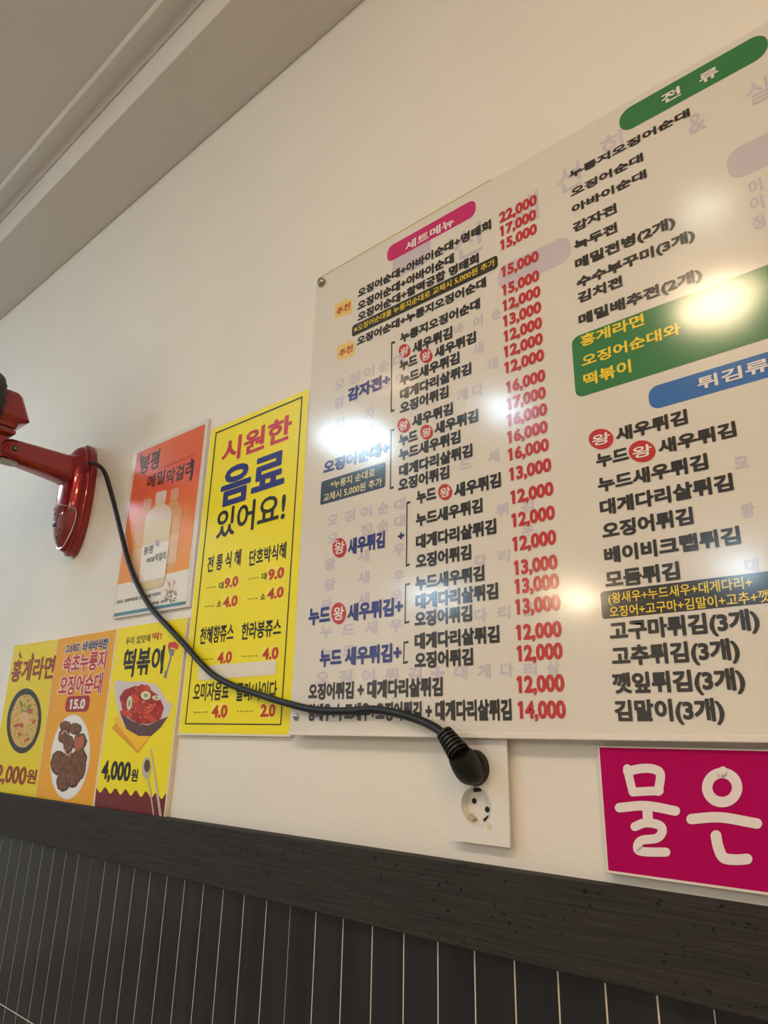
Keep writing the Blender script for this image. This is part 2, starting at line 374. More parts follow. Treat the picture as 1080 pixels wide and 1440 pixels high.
# thumbs-up badges
for cx, cy in ((482.5, 434), (486, 493)):
    mb = MB().px([(cx - 12, cy - 2), (cx - 11, cy - 6), (cx + 2, cy - 11), (cx + 3, cy - 16), (cx + 6, cy - 16), (cx + 6, cy - 12), (cx + 12, cy - 14), (cx + 13, cy + 4), (cx + 11, cy + 7), (cx - 10, cy + 14), (cx - 12, cy + 12)], L1)
    bd = mb.build('thumb_badge', B_TAN, board, fix=False)
    lettering('추천', (cx - 9.5, cy + 4), (cx + 10, cy - 3.5), 13, B_RED, bd, L2, bold=0.02)

def bracket(x, y0, y1, arm=5.5):
    mb = MB().px([(x, y0), (x + 1.7, y0 - 0.3), (x + 0.9, y1), (x - 0.8, y1)], L1)
    mb.px([(x, y0), (x + arm, y0 - 1.6), (x + arm, y0 + 1.6), (x, y0 + 3)], L1 + 0.00002); mb.px([(x - 0.8, y1 - 3), (x + arm - 1, y1 - 5), (x + arm - 1, y1 - 1.6), (x - 0.8, y1)], L1 + 0.00002)
    mb.build('bracket', B_BLACK, board, fix=False)
bracket(550, 481, 580); bracket(549, 604, 688.5); bracket(571.5, 706, 797); bracket(569.5, 821, 877.5, 7); bracket(567.5, 902.5, 934, 7)

def king(cx, cy, rx, ry):
    b = MB().px(ell(cx, cy, rx, ry), L1).build('red_circle', B_RED, board, fix=False)
    lettering('왕', (cx - rx * 0.72, cy + rx * 0.18), (cx + rx * 0.72, cy - rx * 0.18), ry * 1.45, ink_white, b, L2, bold=0.02)
for k in ((569, 493.3, 8.3, 9.5), (599.3, 500.5, 9, 10), (567.7, 598.3, 9, 10.5), (600, 607.7, 9, 10.5), (626, 692, 10, 11.5), (477.4, 770.4, 10, 14), (476.3, 862.6, 10.5, 15.5),
          (845.3, 617.5, 17.5, 14.5), (903, 634.7, 19, 15.5)): king(*k)

NAMES = [  # dish names: writing, left mid, right mid, height, ink
    ('오징어순대+아바이순대+명태회', (503.3, 410.7), (690.7, 317.3), 18, 0), ('오징어순대+아바이순대', (503, 427.7), (638.3, 365.5), 18, 0), ('오징어순대+찰떡궁합 명태회', (503, 444.3), (673.3, 364.3), 18, 0),
    ('오징어순대+누룽지오징어순대', (502, 478.3), (683.5, 398.5), 18, 0), ('누룽지오징어순대', (562.7, 473.5), (675, 428.3), 19, 0),
    ('새우튀김', (580, 486), (636, 470.7), 20, 0), ('누드', (561.7, 513.3), (587, 506), 19, 0), ('새우튀김', (610.7, 495), (669.3, 475), 20, 0),
    ('누드새우튀김', (562.3, 531.7), (646, 505.7), 20, 0), ('대게다리살튀김', (562.3, 552.7), (662.7, 520), 20, 0), ('오징어튀김', (562.3, 572.7), (630.7, 551.7), 20, 0),
    ('감자전+', (489, 554), (548.5, 534.5), 23, 1), ('오징어순대+', (455, 655), (547, 631.5), 22, 1),
    ('새우튀김', (579.3, 591), (636.7, 576), 20, 0), ('누드', (561, 618.8), (587.3, 612.2), 20, 0), ('새우튀김', (610.7, 601.7), (672.3, 585), 21, 0),
    ('누드새우튀김', (561, 638.3), (647.3, 615), 21, 0), ('대게다리살튀김', (561, 660), (664.3, 635), 21, 0), ('오징어튀김', (560, 680.7), (631.7, 665), 21, 0),
    ('새우튀김', (489.3, 767.4), (541, 760), 25, 1), ('+', (559.5, 754), (568.5, 753), 10, 1),
    ('누드', (585.6, 699), (613.3, 694), 22, 0), ('새우튀김', (638.5, 687.8), (704.4, 676.7), 23, 0), ('누드새우튀김', (584.8, 728.5), (678.5, 713), 22, 0),
    ('대게다리살튀김', (584.8, 760), (697.8, 742.2), 23, 0), ('오징어튀김', (584.8, 787.8), (662.6, 777.8), 23, 0),
    ('누드', (434, 867.4), (464.4, 863.6), 27, 1), ('새우튀김+', (488.5, 861), (566.3, 852.6), 27, 1),
    ('누드새우튀김', (584, 818.5), (681, 807.4), 23, 0), ('대게다리살튀김', (584, 844), (700.4, 833), 24, 0), ('오징어튀김', (583, 869.3), (663.7, 863.7), 24, 0),
    ('누드 새우튀김+', (449.6, 925.5), (564.4, 917.4), 27, 1), ('대게다리살튀김', (583, 900.7), (702.2, 892.6), 25, 0), ('오징어튀김', (583, 927.8), (665.2, 924.3), 25, 0),
    ('오징어튀김 + 대게다리살튀김', (433.8, 971.7), (622.5, 966.3), 26, 0), ('왕새우+누드새우+오징어튀김 + 대게다리살튀김', (433, 1002), (719.2, 997.5), 28, 0),
    ('누룽지오징어순대', (800, 243.9), (970.3, 160.6), 20, 0), ('오징어순대', (802.2, 270.3), (904.4, 221.7), 20, 0), ('아바이순대', (803.6, 292.5), (909.2, 246), 20, 0),
    ('감자전', (805, 318.9), (867.5, 293.8), 21, 0), ('녹두전', (807, 344.5), (868.3, 320.5), 21, 0), ('메밀전병(2개)', (808.3, 369.5), (949.4, 313.3), 22, 0),
    ('수수부꾸미(3개)', (810.6, 396), (977.2, 331.4), 22, 0), ('김치전', (812, 418.5), (875.3, 395.5), 22, 0), ('메밀배추전(2개)', (813.3, 449), (987, 385.6), 23, 0),
    ('새우튀김', (865.6, 610.5), (966.7, 586.5), 26, 0), ('누드', (838.3, 648.5), (884, 637), 26, 0), ('새우튀김', (925.3, 628.4), (1035, 603.2), 27, 0),
    ('누드새우튀김', (840.6, 681.6), (995.3, 649), 27, 0), ('대게다리살튀김', (843.3, 712.8), (1030.8, 678.5), 28, 0), ('오징어튀김', (846.7, 747), (974.4, 724.5), 28, 0),
    ('베이비크랩튀김', (849.4, 780.6), (1041, 752.8), 28, 0), ('모듬튀김', (850.8, 815), (955.6, 802.5), 28, 0),
    ('고구마튀김(3개)', (857, 887), (1067.5, 871), 31, 0), ('고추튀김(3개)', (860, 922.5), (1039.7, 912.5), 31, 0), ('깻잎튀김(3개)', (861, 961.4), (1047, 954), 32, 0), ('김말이(3개)', (864, 999.4), (1018, 997.5), 32, 0)]
for s, a, c_, h, k in NAMES: lettering(s, a, c_, h, (B_BLACK, B_NAVY)[k], board, L2, 'dish_name', 0.045 if a[0] > 780 else 0.052)
PRICES = [('22,000', (701.7, 302.7), (755, 283.5), 17.5), ('17,000', (702.7, 323.3), (754, 302.7), 17.5), ('15,000', (703.3, 343.3), (755, 322.3), 17.5), ('15,000', (705, 381.7), (757.3, 360), 18),
    ('15,000', (706, 406.7), (758.3, 388.3), 18), ('12,000', (706.7, 428.3), (760, 410.7), 18), ('13,000', (707.3, 450), (761, 432.7), 18.5), ('12,000', (708.3, 471.7), (762.3, 454.3), 18.5), ('12,000', (708.3, 493.3), (763.3, 476.7), 18.5),
    ('12,000', (709.3, 517.3), (765, 498.3), 19), ('16,000', (711.7, 544.3), (766.7, 527.3), 19), ('17,000', (712.3, 567.8), (767.3, 551.2), 19), ('16,000', (712.7, 591), (769.3, 574.6), 19.5), ('16,000', (713.3, 615), (770, 599), 19.5), ('16,000', (714.3, 640), (771.7, 623.5), 20),
    ('13,000', (716, 668), (775, 651.7), 21), ('12,000', (718, 699.5), (778, 686), 21), ('12,000', (719.3, 732), (780, 719.5), 21.5), ('12,000', (720.7, 765), (782, 754.5), 22), ('13,000', (722.6, 798.9), (783.7, 788.9), 22),
    ('13,000', (723.7, 824.5), (785.6, 816.5), 22.5), ('13,000', (724.4, 853.2), (787.4, 846.4), 23), ('12,000', (725.6, 889.5), (789.6, 883.5), 23), ('12,000', (726.7, 918.8), (791, 914.5), 23.5), ('12,000', (726.7, 962), (793.3, 960), 24.5), ('14,000', (728.3, 998.5), (795.4, 996.7), 25.5)]
for s, a, c_, h in PRICES: lettering(s, a, c_, h, B_RED, board, L2, 'price', 0.045)

# ------------------------------------------------------------------ yellow drinks poster
def sheet(name, corners, Y, mt, label, cat, group=None, th=None):
    """a poster as a thin slab; corners TL TR BR BL in the photo"""
    P = [at(x, y, Y) for x, y in corners]
    c = sum(P, Vector()) / 4
    root = empty(name, (c.x, 0, min(p.z for p in P)), label, cat, group)
    th = th or Y - 0.0004
    back = [p + Vector((0, th, 0)) for p in P]
    MB().loft([P, back]).build('sheet', mt, root)
    return root
def pk(name, rgb, rough=0.4): return mat(name, rgb, rough, coat=0.25, coat_rough=0.28, spec=0.3)
Y_YEL = pk('poster yellow', (250, 234, 20)); Y_BLACK = pk('poster black', (28, 26, 24)); Y_RED = pk('poster rose red', (206, 44, 66)); Y_NAVY = pk('poster navy', (34, 42, 128)); Y_PRICE = pk('poster price red', (200, 60, 30))
Y_TAPE = pk('white tape', (236, 228, 210)); P_CREAM = pk('laminate edge', (236, 226, 208)); P_WHITE = pk('poster white', (238, 232, 224)); Y_LIGHT = pk('price sticker yellow', (252, 238, 70))
PY = 0.006
dp = sheet('drinks_poster', [(297, 603), (436, 544.5), (408.5, 1036), (250, 1033.5)], PY, P_CREAM, 'tall yellow drinks poster with a black border, left of the menu board', 'poster')
k = lambda x, y: (x / 2.823 + 250, y / 2.823 + 540)
MB().px([(297.8, 604.5), (434.5, 547), (407.2, 1033), (251.5, 1030.5)], PY + 0.0002).build('yellow_print', Y_YEL, dp, fix=False)
fr = [(303.3, 608.2), (425.5, 557), (395.4, 1019.8), (260, 1018.6)]
bm_ = MB(); w_ = 1.7
inn = [(304.8, 609.7), (423.6, 560), (393.9, 1018), (261.6, 1016.9)]
for i in range(4): j = (i + 1) % 4; bm_.px([fr[i], fr[j], inn[j], inn[i]], PY + 0.0004)
bm_.build('border', Y_BLACK, dp, fix=False)
Q = PY + 0.0005
lettering('시원한', (312, 637.5), (410.3, 598.5), 44, Y_RED, dp, Q, 'heading', 0.03)
lettering('음료', (311, 683), (400.7, 661), 66, Y_NAVY, dp, Q, 'heading', 0.034)
lettering('있어요!', (305, 736), (401.4, 712.5), 47, Y_BLACK, dp, Q, 'heading', 0.02)
for s, a, b, h in (('전 통 식 혜', (291.8, 793), (338.7, 784.5), 24), ('단호박식혜', (350.4, 785), (402.5, 773.5), 25), ('천혜향쥬스', (281.2, 895), (328.7, 888), 26), ('한라봉쥬스', (339.7, 888), (395.4, 881.5), 26),
                   ('오미자음료', (272, 973.5), (322, 970.5), 27), ('콜라/사이다', (332.3, 974.4), (389.4, 969.3), 28), ('대', (307.8, 824), (314.5, 822.6), 11), ('대', (368, 811), (375, 809.5), 11), ('소', (305, 849.4), (311, 848.5), 11), ('소', (366.3, 839.6), (373, 838.4), 11)):
    lettering(s, a, b, h, Y_BLACK, dp, Q, 'drink_name', 0.022)
for s, a, b, h in (('9.0', (315.6, 820), (335, 817), 15), ('9.0', (377, 807.7), (399.6, 805), 16), ('4.0', (313.8, 847), (334, 844.3), 15.5), ('4.0', (375.9, 835), (399, 832.3), 16), ('4.0', (305.7, 925), (326.2, 923.7), 16.5), ('4.0', (368.8, 919.5), (391.8, 918), 17), ('4.0', (297.9, 1000.3), (319.9, 999.7), 18), ('2.0', (366.3, 999.2), (387.2, 998.5), 18)):
    (x0, y0), (x1, y1) = a, b
    MB().px([(x0 - 1.5, y0 - h * .62), (x1 + 1.5, y1 - h * .62), (x1 + 1.3, y1 + h * .62), (x0 - 1.6, y0 + h * .62)], PY + 0.0004).build('price_sticker', Y_LIGHT, dp, fix=False)
    lettering(s, a, b, h, Y_PRICE, dp, Q + 0.0001, 'price', 0.05)
for (x0, y0), (x1, y1), n in (((292, 826.5), (302, 825.2), 4), ((351, 814), (362.5, 812.4), 4), ((289.5, 852.8), (300, 852), 4), ((349, 842.5), (361, 841.5), 4), ((281.5, 927.6), (298.5, 926.5), 6), ((341, 923), (361, 922.3), 6), ((273.5, 1001.7), (291.3, 1001.3), 6), ((334.5, 1000.3), (355, 1000), 6)):
    mb = MB()
    for i in range(n): mb.px(ell(x0 + (x1 - x0) * i / (n - 1), y0 + (y1 - y0) * i / (n - 1) , 0.8, 1.0, 8), Q)
    mb.build('dotted_leader', Y_BLACK, dp, fix=False)
MB().px([(279.4, 937), (388.3, 928.3), (387.6, 948.5), (278.4, 956.7)], Q + 0.0002).build('white_tape', Y_TAPE, dp, fix=False)

# ------------------------------------------------------------------ orange rice-wine poster
kk = lambda x, y: (x / 3.6, y / 3.6 + 500)
OY = 0.005
op = sheet('rice_wine_poster', [kk(680, 487), kk(1056, 318), kk(960, 1270), kk(568, 1333)], OY, mat('clear laminate over paper', (226, 220, 212), 0.35, coat=0.5, coat_rough=0.25), 'laminated orange poster showing three pale rice wine bottles', 'poster')
OG = pk('orange poster print', (232, 110, 50), 0.3)
_s = nd(OG, 'ShaderNodeSeparateXYZ'); _gg = nd(OG, 'ShaderNodeNewGeometry'); lk(OG, _gg.outputs['Position'], _s.inputs[0])
_mr = nd(OG, 'ShaderNodeMapRange'); _mr.inputs[1].default_value = at(215, 815, OY).z; _mr.inputs[2].default_value = at(240, 630, OY).z; lk(OG, _s.outputs['Z'], _mr.inputs[0])
lk(OG, ramp(OG, _mr.outputs[0], [(0.0, (246, 164, 62)), (0.45, (240, 134, 72)), (0.72, (234, 100, 78)), (1.0, (230, 108, 52))]), bsdf(OG).inputs['Base Color'])
O1, O2, O3, O4 = OY + .0002, OY + .0004, OY + .0006, OY + .0012
MB().px([kk(695, 494), kk(1039, 346), kk(944, 1243), kk(577, 1306)], O1).build('white_print', P_WHITE, op, fix=False)
MB().px([kk(695, 494), kk(1039, 346), kk(955, 1080), kk(594, 1160)], O2).build('orange_print', OG, op, fix=False)
MB().px([kk(578, 1306), kk(941, 1242), kk(939, 1258), kk(575, 1323)], O2).build('teal_strip', pk('poster teal', (84, 140, 158)), op, fix=False)
BR_ = pk('brush brown', (66, 34, 24)); OD = pk('poster dark orange', (186, 76, 40)); O_TXT = pk('poster grey text', (70, 66, 72))
lettering('봉평', kk(712, 553), kk(806, 525), 29, BR_, op, O3, 'title', 0.022)
lettering('메밀', kk(747, 637), kk(835, 615), 21, BR_, op, O3, 'title', 0.022)
lettering('막걸리', kk(843, 615), kk(980, 570), 25, BR_, op, O3, 'title', 0.022)
mb = MB()
for q, wd in (([(715, 505), (714, 540), (720, 570)], 2.4), ([(798, 500), (800, 530), (796, 565)], 2.4), ([(972, 525), (972, 590), (964, 628)], 3)):
    mb = MB(); stroke(mb, [kk(*p) for p in q], wd, O3); mb.build('brush_stroke', BR_, op, fix=False)
lettering('봉평메밀로 빚은 우리 막걸리', kk(800, 572), kk(985, 508), 4.2, OD, op, O3, 'small_print', 0.01)
lettering('강원도 봉평메밀로 만든 메밀 막걸리', kk(589, 1250), kk(812, 1204), 5.5, O_TXT, op, O3, 'small_print', 0.012)
lettering('메밀 생막', kk(770, 1255), kk(848, 1240), 5, O_TXT, op, O3, 'small_print', 0.012)
def bottle(cx, top, hw, hcap, sh, bot, tilt, mats, Y, label=True):
    """printed bottle: cap, neck and shoulders, body"""
    T = lambda x, y: kk(cx + x + tilt * (y - top), y - 0.22 * x)
    cw = hw * 0.40
    b = MB().px([T(-cw * .8, hcap), T(cw * .8, hcap), T(cw * .95, hcap + 18), T(hw * .75, sh - 22), T(hw * .97, sh), T(hw, sh + 40), T(hw * .95, bot - 20), T(hw * .8, bot), T(-hw * .8, bot), T(-hw * .95, bot - 20), T(-hw, sh + 40), T(-hw * .97, sh), T(-hw * .75, sh - 22), T(-cw * .95, hcap + 18)], Y).build('bottle_picture', mats[0], op, fix=False)
    MB().px([T(-cw, top + 6), T(-cw * .8, top), T(cw * .8, top), T(cw, top + 6), T(cw, hcap), T(-cw, hcap)], Y + .0001).build('cap_picture', mats[1], b, fix=False)
    MB().px([T(-hw * .75, sh - 22), T(-cw * .95, hcap + 14), T(cw * .95, hcap + 14), T(hw * .75, sh - 22), T(hw * .97, sh), T(hw, sh + 30), T(-hw, sh + 30), T(-hw * .97, sh)], Y + .0001).build('shoulder_picture', mats[2], b, fix=False)
    mid = sh + (bot - sh) * 0.40; lo = sh + (bot - sh) * 0.88
    lb = MB().px([T(-hw, mid), T(hw, mid), T(hw * .97, lo), T(-hw * .97, lo)], Y + .0002).build('label_picture', mats[3], b, fix=False)
    return lb
bm1 = [pk('bottle cream print', (224, 204, 160)), pk('bottle cap print', (232, 212, 204)), pk('bottle shoulder print', (228, 204, 188)), P_WHITE]
bm2 = [pk('bottle faded print', (226, 168, 104)), pk('bottle faded cap', (230, 170, 146)), pk('bottle faded shoulder', (228, 160, 118)), pk('bottle faded label', (232, 188, 148))]
bottle(748, 725, 50, 778, 860, 1145, -0.10, bm2, O3, False); bottle(888, 672, 50, 725, 790, 1090, -0.12, bm2, O3, False)
lb = bottle(818, 686, 68, 742, 800, 1180, -0.11, bm1, O4)
for s, a, b, h in (('봉평', kk(728, 990), kk(775, 978), 13), ('메밀', kk(742, 1038), kk(782, 1028), 8), ('막걸리', kk(785, 1030), kk(840, 1005), 13)): lettering(s, a, b, h, BR_, lb, O4 + .0004, 'lettering', 0.02)
MB().px(ell(*kk(797, 950), 3.3, 5), O4 + .0004).build('round_emblem', pk('emblem grey', (176, 172, 168)), lb, fix=False)
SWL = pk('pale orange lines', (244, 190, 130))
for q in ([(690, 840), (672, 880), (668, 930)], [(702, 835), (684, 880), (680, 925)], [(935, 745), (950, 780), (938, 830)], [(925, 760), (938, 790), (928, 825)]): mb = MB(); stroke(mb, [kk(*p) for p in q], 0.7, O3); mb.build('swing_line', SWL, op, fix=False)
fl = MB(); lf = MB()
for i in range(16):
    x, y = random.uniform(838, 885), random.uniform(1140, 1205); fl.px(ell(*kk(x, y), 1.1, 1.3, 7), O3 + i * 1e-6)
for i in range(22):
    x, y = random.uniform(835, 890), random.uniform(1190, 1250); lf.px(ell(*kk(x, y), 1.8, 0.9, 8, random.uniform(0, 3)), O3 + i * 1e-6)
stroke(lf, [kk(862, 1240), kk(858, 1180), kk(842, 1125)], 0.5, O3); stroke(lf, [kk(864, 1240), kk(872, 1180), kk(885, 1135)], 0.5, O3)
fl.build('blossom_picture', pk('blossom pink', (222, 150, 150)), op, fix=False); lf.build('leaf_picture', pk('leaf green', (128, 138, 100)), op, fix=False)

# ------------------------------------------------------------------ three food posters standing on the rail
q2 = lambda x, y: (x / 4, y / 4 + 860)
GY = 0.007
G1, G2, G3, G4, G5 = (GY + .0002 * i for i in range(1, 6))
def food(name, c1, c2, c3, stops, scale, bmp=0.5):
    mt = pk(name, c1, 0.4); v = coords(mt); n = noise(mt, v, scale, 5, 0.65)
    lk(mt, ramp(mt, n, stops), bsdf(mt).inputs['Base Color']); return mt
F_MAROON = pk('poster maroon', (112, 24, 28)); F_BROWN = pk('poster red brown', (146, 44, 24)); F_RED = pk('poster red', (196, 34, 44)); F_BLK = pk('poster ink black', (26, 24, 26)); F_NAVY = pk('poster ink navy', (30, 36, 110))
GRP = 'food posters standing on the dark rail'
# noodle poster
p1 = sheet('noodle_poster', [q2(82, 192), q2(324, 156), q2(196, 1049), q2(-62, 1018)], GY, pk('noodle poster yellow', (236, 212, 12)), 'yellow noodle poster with a dark round pan, leftmost on the rail', 'poster', GRP)
fl = MB().px([q2(112, 262), q2(106, 240), q2(114, 222), q2(118, 244), q2(124, 262)], G2); fl.px([q2(180, 272), q2(176, 250), q2(190, 225), q2(190, 250), q2(194, 270)], G2); fl.build('flame_mark', F_BROWN, p1, fix=False)
lettering('홍게라면', q2(66, 338), q2(306, 310), 33, F_BROWN, p1, G2, 'title', 0.03)
lettering('12,000', q2(-52, 915), q2(150, 912), 25, F_BROWN, p1, G2, 'price', 0.03); lettering('원', q2(150, 930), q2(205, 926), 22, F_BROWN, p1, G2, 'price', 0.025)
pan = MB().px(ell(*q2(135, 615), 24, 46, 40, 0.10), G1).build('pan_picture', pk('pan black print', (38, 38, 42)), p1, fix=False)
nood = food('noodle print', (210, 180, 90), 0, 0, [(0.34, (150, 74, 36)), (0.44, (206, 160, 62)), (0.55, (226, 196, 110)), (0.64, (136, 132, 50)), (0.8, (190, 100, 60))], 170)
MB().px(ell(*q2(136, 616), 19.5, 38, 40, 0.10, 0.02), G2).build('noodle_picture', nood, pan, fix=False)
mb = MB()
for x, y, a in ((135, 560, 0.4), (120, 520, 1.2), (160, 540, 2.0)): mb.px(ell(*q2(x, y), 5, 1.8, 10, a), G3)
mb.build('green_onion_picture', pk('onion green print', (112, 134, 52)), pan, fix=False)
MB().px(ell(*q2(138, 600), 7, 9, 18, 0, 0.06), G3 + .00005).build('egg_picture', pk('egg print', (224, 176, 130)), pan, fix=False)
mb = MB()
for x, y in ((110, 690), (170, 560), (190, 620), (90, 640), (150, 720), (120, 640)): mb.px(ell(*q2(x, y), random.uniform(2, 4), random.uniform(2, 5), 9, 1, 0.2), G3 + .00008)
mb.build('crab_picture', pk('crab red print', (190, 74, 42)), pan, fix=False)
# squid sundae poster
p2 = sheet('squid_poster', [q2(326, 156), q2(660, 99), q2(525, 1098), q2(198, 1050)], GY, pk('squid poster orange', (240, 168, 30)), 'orange squid poster with brown slices on a white oval plate', 'poster', GRP)
MB().px([q2(656, 100), q2(660, 99), q2(526, 1098), q2(521, 1097)], G1).build('white_edge', P_WHITE, p2, fix=False)
MB().px([q2(325, 157), q2(328, 156), q2(200, 1050), q2(197, 1050)], G1).build('white_edge', P_WHITE, p2, fix=False)
def outlined(s, a, b, h, mt, par, nm, bold, ob):
    lettering(s, a, b, h + 2, P_WHITE, par, G2, nm + '_outline', ob, sx=1.0); lettering(s, (a[0] + 1, a[1]), (b[0] - 1, b[1]), h, mt, par, G3, nm, bold)
outlined('고소하고', q2(364, 210), q2(453, 202), 13, F_NAVY, p2, 'heading', 0.03, 0.07); outlined('바삭바삭한', q2(461, 198), q2(613, 178), 16, F_NAVY, p2, 'heading', 0.035, 0.09)
outlined('속초누룽지', q2(352, 300), q2(602, 265), 28, F_RED, p2, 'title', 0.03, 0.11); outlined('오징어순대', q2(328, 422), q2(580, 396), 30, F_RED, p2, 'title', 0.03, 0.11)
bd = MB().flat(prrect(q2(368, 525), q2(503, 513), 22, G2)).build('price_badge', pk('badge red', (164, 30, 34)), p2, fix=False)
lettering('15.0', q2(390, 523), q2(480, 515), 14.5, P_WHITE, bd, G3, 'lettering', 0.05)
pl = MB().px(ell(*q2(395, 818), 27.5, 60, 48, 0.10), G1).build('plate_picture', pk('plate white print', (232, 228, 224)), p2, fix=False)
MB().px(ell(*q2(394, 818), 26, 57.5, 48, 0.10), G1 + .0001).build('plate_rim_picture', pk('plate inner print', (240, 238, 236)), pl, fix=False)
slc = food('fried slice print', (110, 66, 36), 0, 0, [(0.3, (62, 34, 20)), (0.5, (112, 66, 36)), (0.66, (150, 96, 52)), (0.8, (200, 150, 90))], 190)
slr = pk('slice rim print', (70, 40, 26)); slp = pk('slice pale print', (214, 170, 134))
for i, (x, y, rx, ry, a) in enumerate(((370, 650, 34, 36, 0), (425, 660, 34, 34, .3), (360, 700, 32, 44, .2), (450, 735, 38, 52, .3), (385, 745, 30, 52, .1), (325, 850, 40, 70, .1), (385, 860, 44, 70, 0), (445, 830, 44, 66, .1), (360, 950, 42, 64, .2), (410, 930, 42, 60, .1), (460, 880, 22, 66, .1))):
    mb = MB().px(ell(*q2(x, y), rx / 4, ry / 4, 20, a, 0.07), G2 + i * 2e-5); s_ = mb.build('slice_picture', slr, pl, fix=False)
    MB().px(ell(*q2(x - 2, y - 4), rx / 4 * .86, ry / 4 * .86, 20, a, 0.06), G2 + i * 2e-5 + 1e-5).build('slice_face_picture', slc, pl, fix=False)
MB().px([q2(415, 715), q2(470, 695), q2(472, 760), q2(425, 785)], G3 + .0001).build('slice_picture', pk('slice orange print', (180, 96, 60)), pl, fix=False)
mb = MB(); stroke(mb, [q2(362, 775), q2(378, 808), q2(402, 790)], 2.0, G3 + .0001); stroke(mb, [q2(345, 690), q2(365, 672), q2(388, 695)], 1.6, G3 + .0001); mb.build('squid_ring_picture', slp, pl, fix=False)
# rice cake poster
p3 = sheet('rice_cake_poster', [q2(662, 93), q2(1058, 31), q2(926, 1163), q2(527, 1099)], GY, P_CREAM, 'bright yellow rice cake poster with a bowl of red rice cakes', 'poster', GRP)
MB().px([q2(664, 96), q2(1052, 35), q2(918, 1158), q2(531, 1096)], G1).build('yellow_print', pk('rice cake poster yellow', (248, 230, 8)), p3, fix=False)
lettering('우리 입맛에', q2(707, 170), q2(846, 145), 12, F_BLK, p3, G2, 'heading', 0.015); lettering('딱!', q2(856, 146), q2(910, 132), 13, F_RED, p3, G2, 'heading', 0.02)
lettering('떡볶이', q2(695, 290), q2(922, 268), 40, F_BLK, p3, G2, 'title', 0.03)
for q, wd in (([(720, 215), (708, 250), (700, 300)], 2.4), ([(912, 222), (908, 270), (912, 325)], 3.2), ([(748, 310), (745, 345), (740, 365)], 2.6)):
    mb = MB(); stroke(mb, [q2(*p) for p in q], wd, G2); mb.build('brush_stroke', F_BLK, p3, fix=False)
fk = MB(); stroke(fk, [q2(966, 225), q2(955, 280), q2(930, 368)], 2.2, G2); stroke(fk, [q2(934, 340), q2(929, 368)], 4.2, G2); fk.px([q2(945, 205), q2(985, 215), q2(975, 250), q2(955, 250)], G2 + .00003)
fk = fk.build('fork_picture', pk('fork grey print', (130, 128, 140)), p3, fix=False)
MB().px([q2(943, 195), q2(952, 172), q2(985, 170), q2(1004, 190), q2(1000, 215), q2(985, 210), q2(965, 200), q2(950, 212)], G3).build('rice_cake_picture', pk('rice cake red print', (204, 58, 42)), fk, fix=False)
nk = MB().px([q2(628, 655), q2(700, 560), q2(850, 700), q2(775, 800)], G1 + .0001).build('napkin_picture', pk('napkin amber print', (226, 160, 20)), p3, fix=False)
MB().px([q2(632, 605), q2(720, 540), q2(880, 660), q2(775, 780)], G1 + .00015).build('napkin_top_picture', pk('napkin light print', (250, 196, 30)), nk, fix=False)
bw = MB().px([q2(640, 410), q2(660, 385), q2(720, 395), q2(800, 392), q2(880, 410), q2(920, 470), q2(945, 510), q2(972, 520), q2(950, 580), q2(905, 650), q2(850, 700), q2(780, 700), q2(710, 660), q2(675, 600), q2(650, 500)], G2).build('bowl_picture', pk('bowl pale print', (216, 206, 208)), p3, fix=False)
MB().px([q2(672, 560), q2(740, 615), q2(830, 640), q2(945, 590), q2(905, 650), q2(850, 700), q2(780, 700), q2(710, 660)], G2 + .0001).build('bowl_side_picture', pk('bowl dark print', (92, 62, 66)), bw, fix=False)
fr_ = food('rice cake print', (170, 40, 26), 0, 0, [(0.3, (96, 16, 14)), (0.5, (172, 36, 24)), (0.68, (206, 70, 40)), (0.82, (236, 150, 110))], 120)
MB().px([q2(672, 480), q2(700, 440), q2(760, 418), q2(820, 425), q2(890, 470), q2(922, 540), q2(900, 610), q2(830, 635), q2(740, 612), q2(690, 560)], G3).build('sauce_picture', fr_, bw, fix=False)
fr2 = [pk('rice cake light red', (208, 66, 38)), pk('rice cake deep red', (158, 24, 20)), pk('rice cake mid red', (186, 44, 28))]
for i, (x, y, l, r_, a) in enumerate(((720, 575, 46, 17, .3), (770, 600, 40, 18, .9), (812, 590, 20, 34, .1), (850, 600, 34, 16, .5), (700, 490, 30, 16, 2.6), (790, 440, 22, 34, .5), (830, 440, 18, 30, -.4), (870, 520, 40, 18, .2), (780, 540, 46, 26, .1), (840, 550, 42, 18, 2.5), (725, 450, 34, 16, 2.7), (895, 560, 16, 32, .1), (760, 490, 30, 22, .6))):
    MB().px(ell(*q2(x, y), l / 4, r_ / 4, 18, a, 0.05), G4 + i * 1e-5).build('rice_cake_picture', fr2[i % 3], bw, fix=False)
hl = MB(); hs = MB()
for i in range(26):
    x, y = random.gauss(800, 62), random.gauss(535, 48)
    hl.px(ell(*q2(x, y), random.uniform(0.8, 2.6), random.uniform(0.5, 1.1), 8, random.uniform(0, 3)), G4 + .00016 + i * 1e-6)
for i in range(30):
    x, y = random.gauss(800, 66), random.gauss(530, 50); hs.px(ell(*q2(x, y), 0.5, 0.35, 6, random.uniform(0, 3)), G4 + .00019 + i * 1e-6)
hl.build('sauce_glint_picture', pk('sauce glint print', (232, 140, 110)), bw, fix=False); hs.build('sesame_picture', pk('sesame print', (236, 206, 160)), bw, fix=False)
